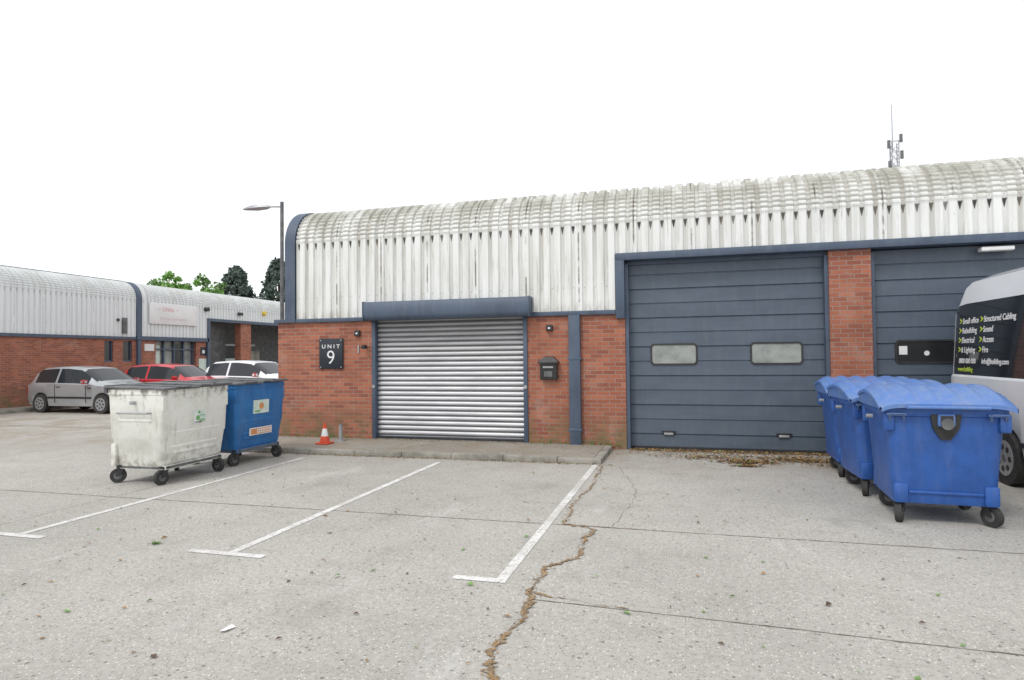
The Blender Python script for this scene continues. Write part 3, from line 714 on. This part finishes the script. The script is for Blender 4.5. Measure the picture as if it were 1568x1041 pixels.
vehicle('parked_car',(-21.2,16.68,0),R(-1),hatch,(.62,3.07),.29,M['silver'],SG,TG,1.06,seams=SM)
vehicle('parked_car',(-20.7,19.6,0),R(2),hatch,(.62,3.07),.29,M['redp'],SG,TG,1.08,seams=SM)
vehicle('parked_car',(-18.3,21.2,0),R(-4),hatch,(.62,3.07),.29,M['whitep'],SG,TG,1.15,seams=SM)
vehicle('parked_car',(-20.2,23.8,0),R(1),hatch,(.62,3.07),.29,M['redp'],SG,TG,1.04,seams=SM)
van=[(0,1.25,1.45,1.55,.92,.82),(.04,1.36,1.9,2.05,.96,.86),(.12,1.36,2.25,2.5,.99,.87),(.26,1.36,2.38,2.72,1.0,.87),(.5,1.36,2.40,2.82,1.0,.86),(3.6,1.36,2.38,2.82,1.0,.86),(4.0,1.34,2.2,2.6,1.0,.84),(4.75,1.18,1.28,1.36,.98,.8),(5.2,1.0,1.04,1.10,.92,.75),(5.35,.75,.78,.80,.84,.7)]
V=vehicle('parked_van',(4.88,11.16,0),R(-90),van,(1.75,4.5),.34,M['whitep'],[(.18,3.1),(3.2,4.2)],[(3.75,4.74)],1,.28,seams=(3.15,))
lean=math.atan2(.074,1.03)
def vy(z): return -(.965-(z-1.36)*.0735)-.008
def vt(s,x,z,size,m,bold=.002):
    text('side_lettering',s,size,m,V,(x,vy(z),z),(R(90)-lean,0,0),.001,'LEFT',bold=bold)
for z,a,b in ((2.14,'Small office','Structured Cabling'),(2.00,'Rebuilding','Sound'),(1.86,'Electrical','Access'),(1.72,'& Lighting','Fire')):
    for s,x in ((a,.42),(b,1.10)):
        vt(s,x,z,.115,'textw'); vt('>',x-.10,z,.14,'textg',.005)
vt('0800 000 000',.36,1.56,.10,'textw'); vt('info@building.com',1.10,1.56,.10,'textw'); vt('www.building',.34,1.44,.09,'textg')

# ------------------------------------------------------------ trees
def tree(name,loc,h,rad,nclump,per,ls,mats,seed,conifer=False):
    rnd=random.Random(seed); e=empty(name,loc)
    P=Part(); P.cyl((0,0,0),(0,0,h*.55),.22,.12,'bark',10); P.cyl((0,0,h*.55),(0,0,h*.9),.12,.03,'bark',8)
    cl=[]
    for i in range(nclump):
        if conifer:
            t=rnd.random()**.8; z=h*(.12+.88*t); r=rad*(1-t)**.65*rnd.uniform(.55,1.1)+.08; a=rnd.uniform(0,6.28)
            c_=Vector((r*math.cos(a),r*math.sin(a),z)); cr=.30+.33*(1-t)
        else:
            a=rnd.uniform(0,6.28); u=rnd.uniform(-1,1); rr_=rnd.random()**.35
            s_=math.sqrt(1-u*u); c_=Vector((rad*rr_*s_*math.cos(a),rad*rr_*s_*math.sin(a),h*.64+h*.36*rr_*u*.93)); cr=rad*rnd.uniform(.14,.28)
        cl.append((c_,cr))
        if i%3==0: P.cyl((0,0,min(h*.8,max(h*.25,c_.z*.75))),c_,.05,.015,'bark',5)
    P.done('trunk_and_limbs',e)
    P=Part()
    for c_,cr in cl:
        m=mats[0] if rnd.random()<.6 else mats[1]
        for _ in range(per):
            d=Vector((rnd.gauss(0,1),rnd.gauss(0,1),rnd.gauss(0,1)*.7)); d=d.normalized()*cr*rnd.random()**.4
            q=c_+d; a=Vector((rnd.gauss(0,1),rnd.gauss(0,1),rnd.gauss(0,1))).normalized(); b=a.orthogonal().normalized(); s_=ls*rnd.uniform(.6,1.3)
            P.poly([q-a*s_,q+b*s_*.5,q+a*s_,q-b*s_*.5],m)
    P.done('foliage',e,smooth=0,recalc=False)
tree('broadleaf_tree',(-40.2,41.2,0),8.9,2.2,75,90,.15,('leafl','leafd'),1)
tree('broadleaf_tree',(-37.9,43.0,0),8.7,2.1,70,90,.15,('leafl','leafd'),2)
tree('conifer_tree',(-38.2,46.8,0),9.7,2.8,210,45,.18,('needle','needle2'),4,True)
tree('conifer_tree',(-34.4,47.6,0),10.3,2.6,210,45,.18,('needle','needle2'),5,True)
tree('broadleaf_tree',(-35.8,51.5,0),8.2,2.4,55,70,.17,('leafd','needle2'),6)

# ------------------------------------------------------------ world, sun, camera
w=bpy.data.worlds.new('World'); S.world=w; w.use_nodes=True; nt=w.node_tree
bg=nt.nodes['Background']; out=nt.nodes['World Output']
sky=N(nt,'ShaderNodeTexSky',sky_type='NISHITA'); sky.sun_disc=False; sky.sun_elevation=R(52); sky.sun_rotation=R(205)
nt.links.new(sky.outputs[0],bg.inputs[0]); bg.inputs[1].default_value=.05
b2=N(nt,'ShaderNodeBackground'); b2.inputs[0].default_value=(1,.985,.96,1); b2.inputs[1].default_value=1.0
ad=N(nt,'ShaderNodeAddShader'); nt.links.new(bg.outputs[0],ad.inputs[0]); nt.links.new(b2.outputs[0],ad.inputs[1]); nt.links.new(ad.outputs[0],out.inputs[0])
sl=bpy.data.lights.new('sun','SUN'); sl.energy=1.3; sl.angle=R(14); sl.color=(1,.975,.94)
so=bpy.data.objects.new('sun',sl); COL.objects.link(so)
az=R(205); el=R(52)
d=Vector((math.sin(az)*math.cos(el),math.cos(az)*math.cos(el),math.sin(el)))
so.rotation_euler=d.to_track_quat('Z','Y').to_euler()
cam=bpy.data.cameras.new('camera'); co=bpy.data.objects.new('camera',cam); COL.objects.link(co)
cam.lens=22.06; cam.sensor_width=36; cam.clip_end=1000
co.matrix_world=Matrix.Translation((0,0,1.7))@Matrix.Rotation(R(15.47),4,'Z')@Matrix.Rotation(R(91.48),4,'X')@Matrix.Rotation(R(-.6),4,'Z')
S.camera=co
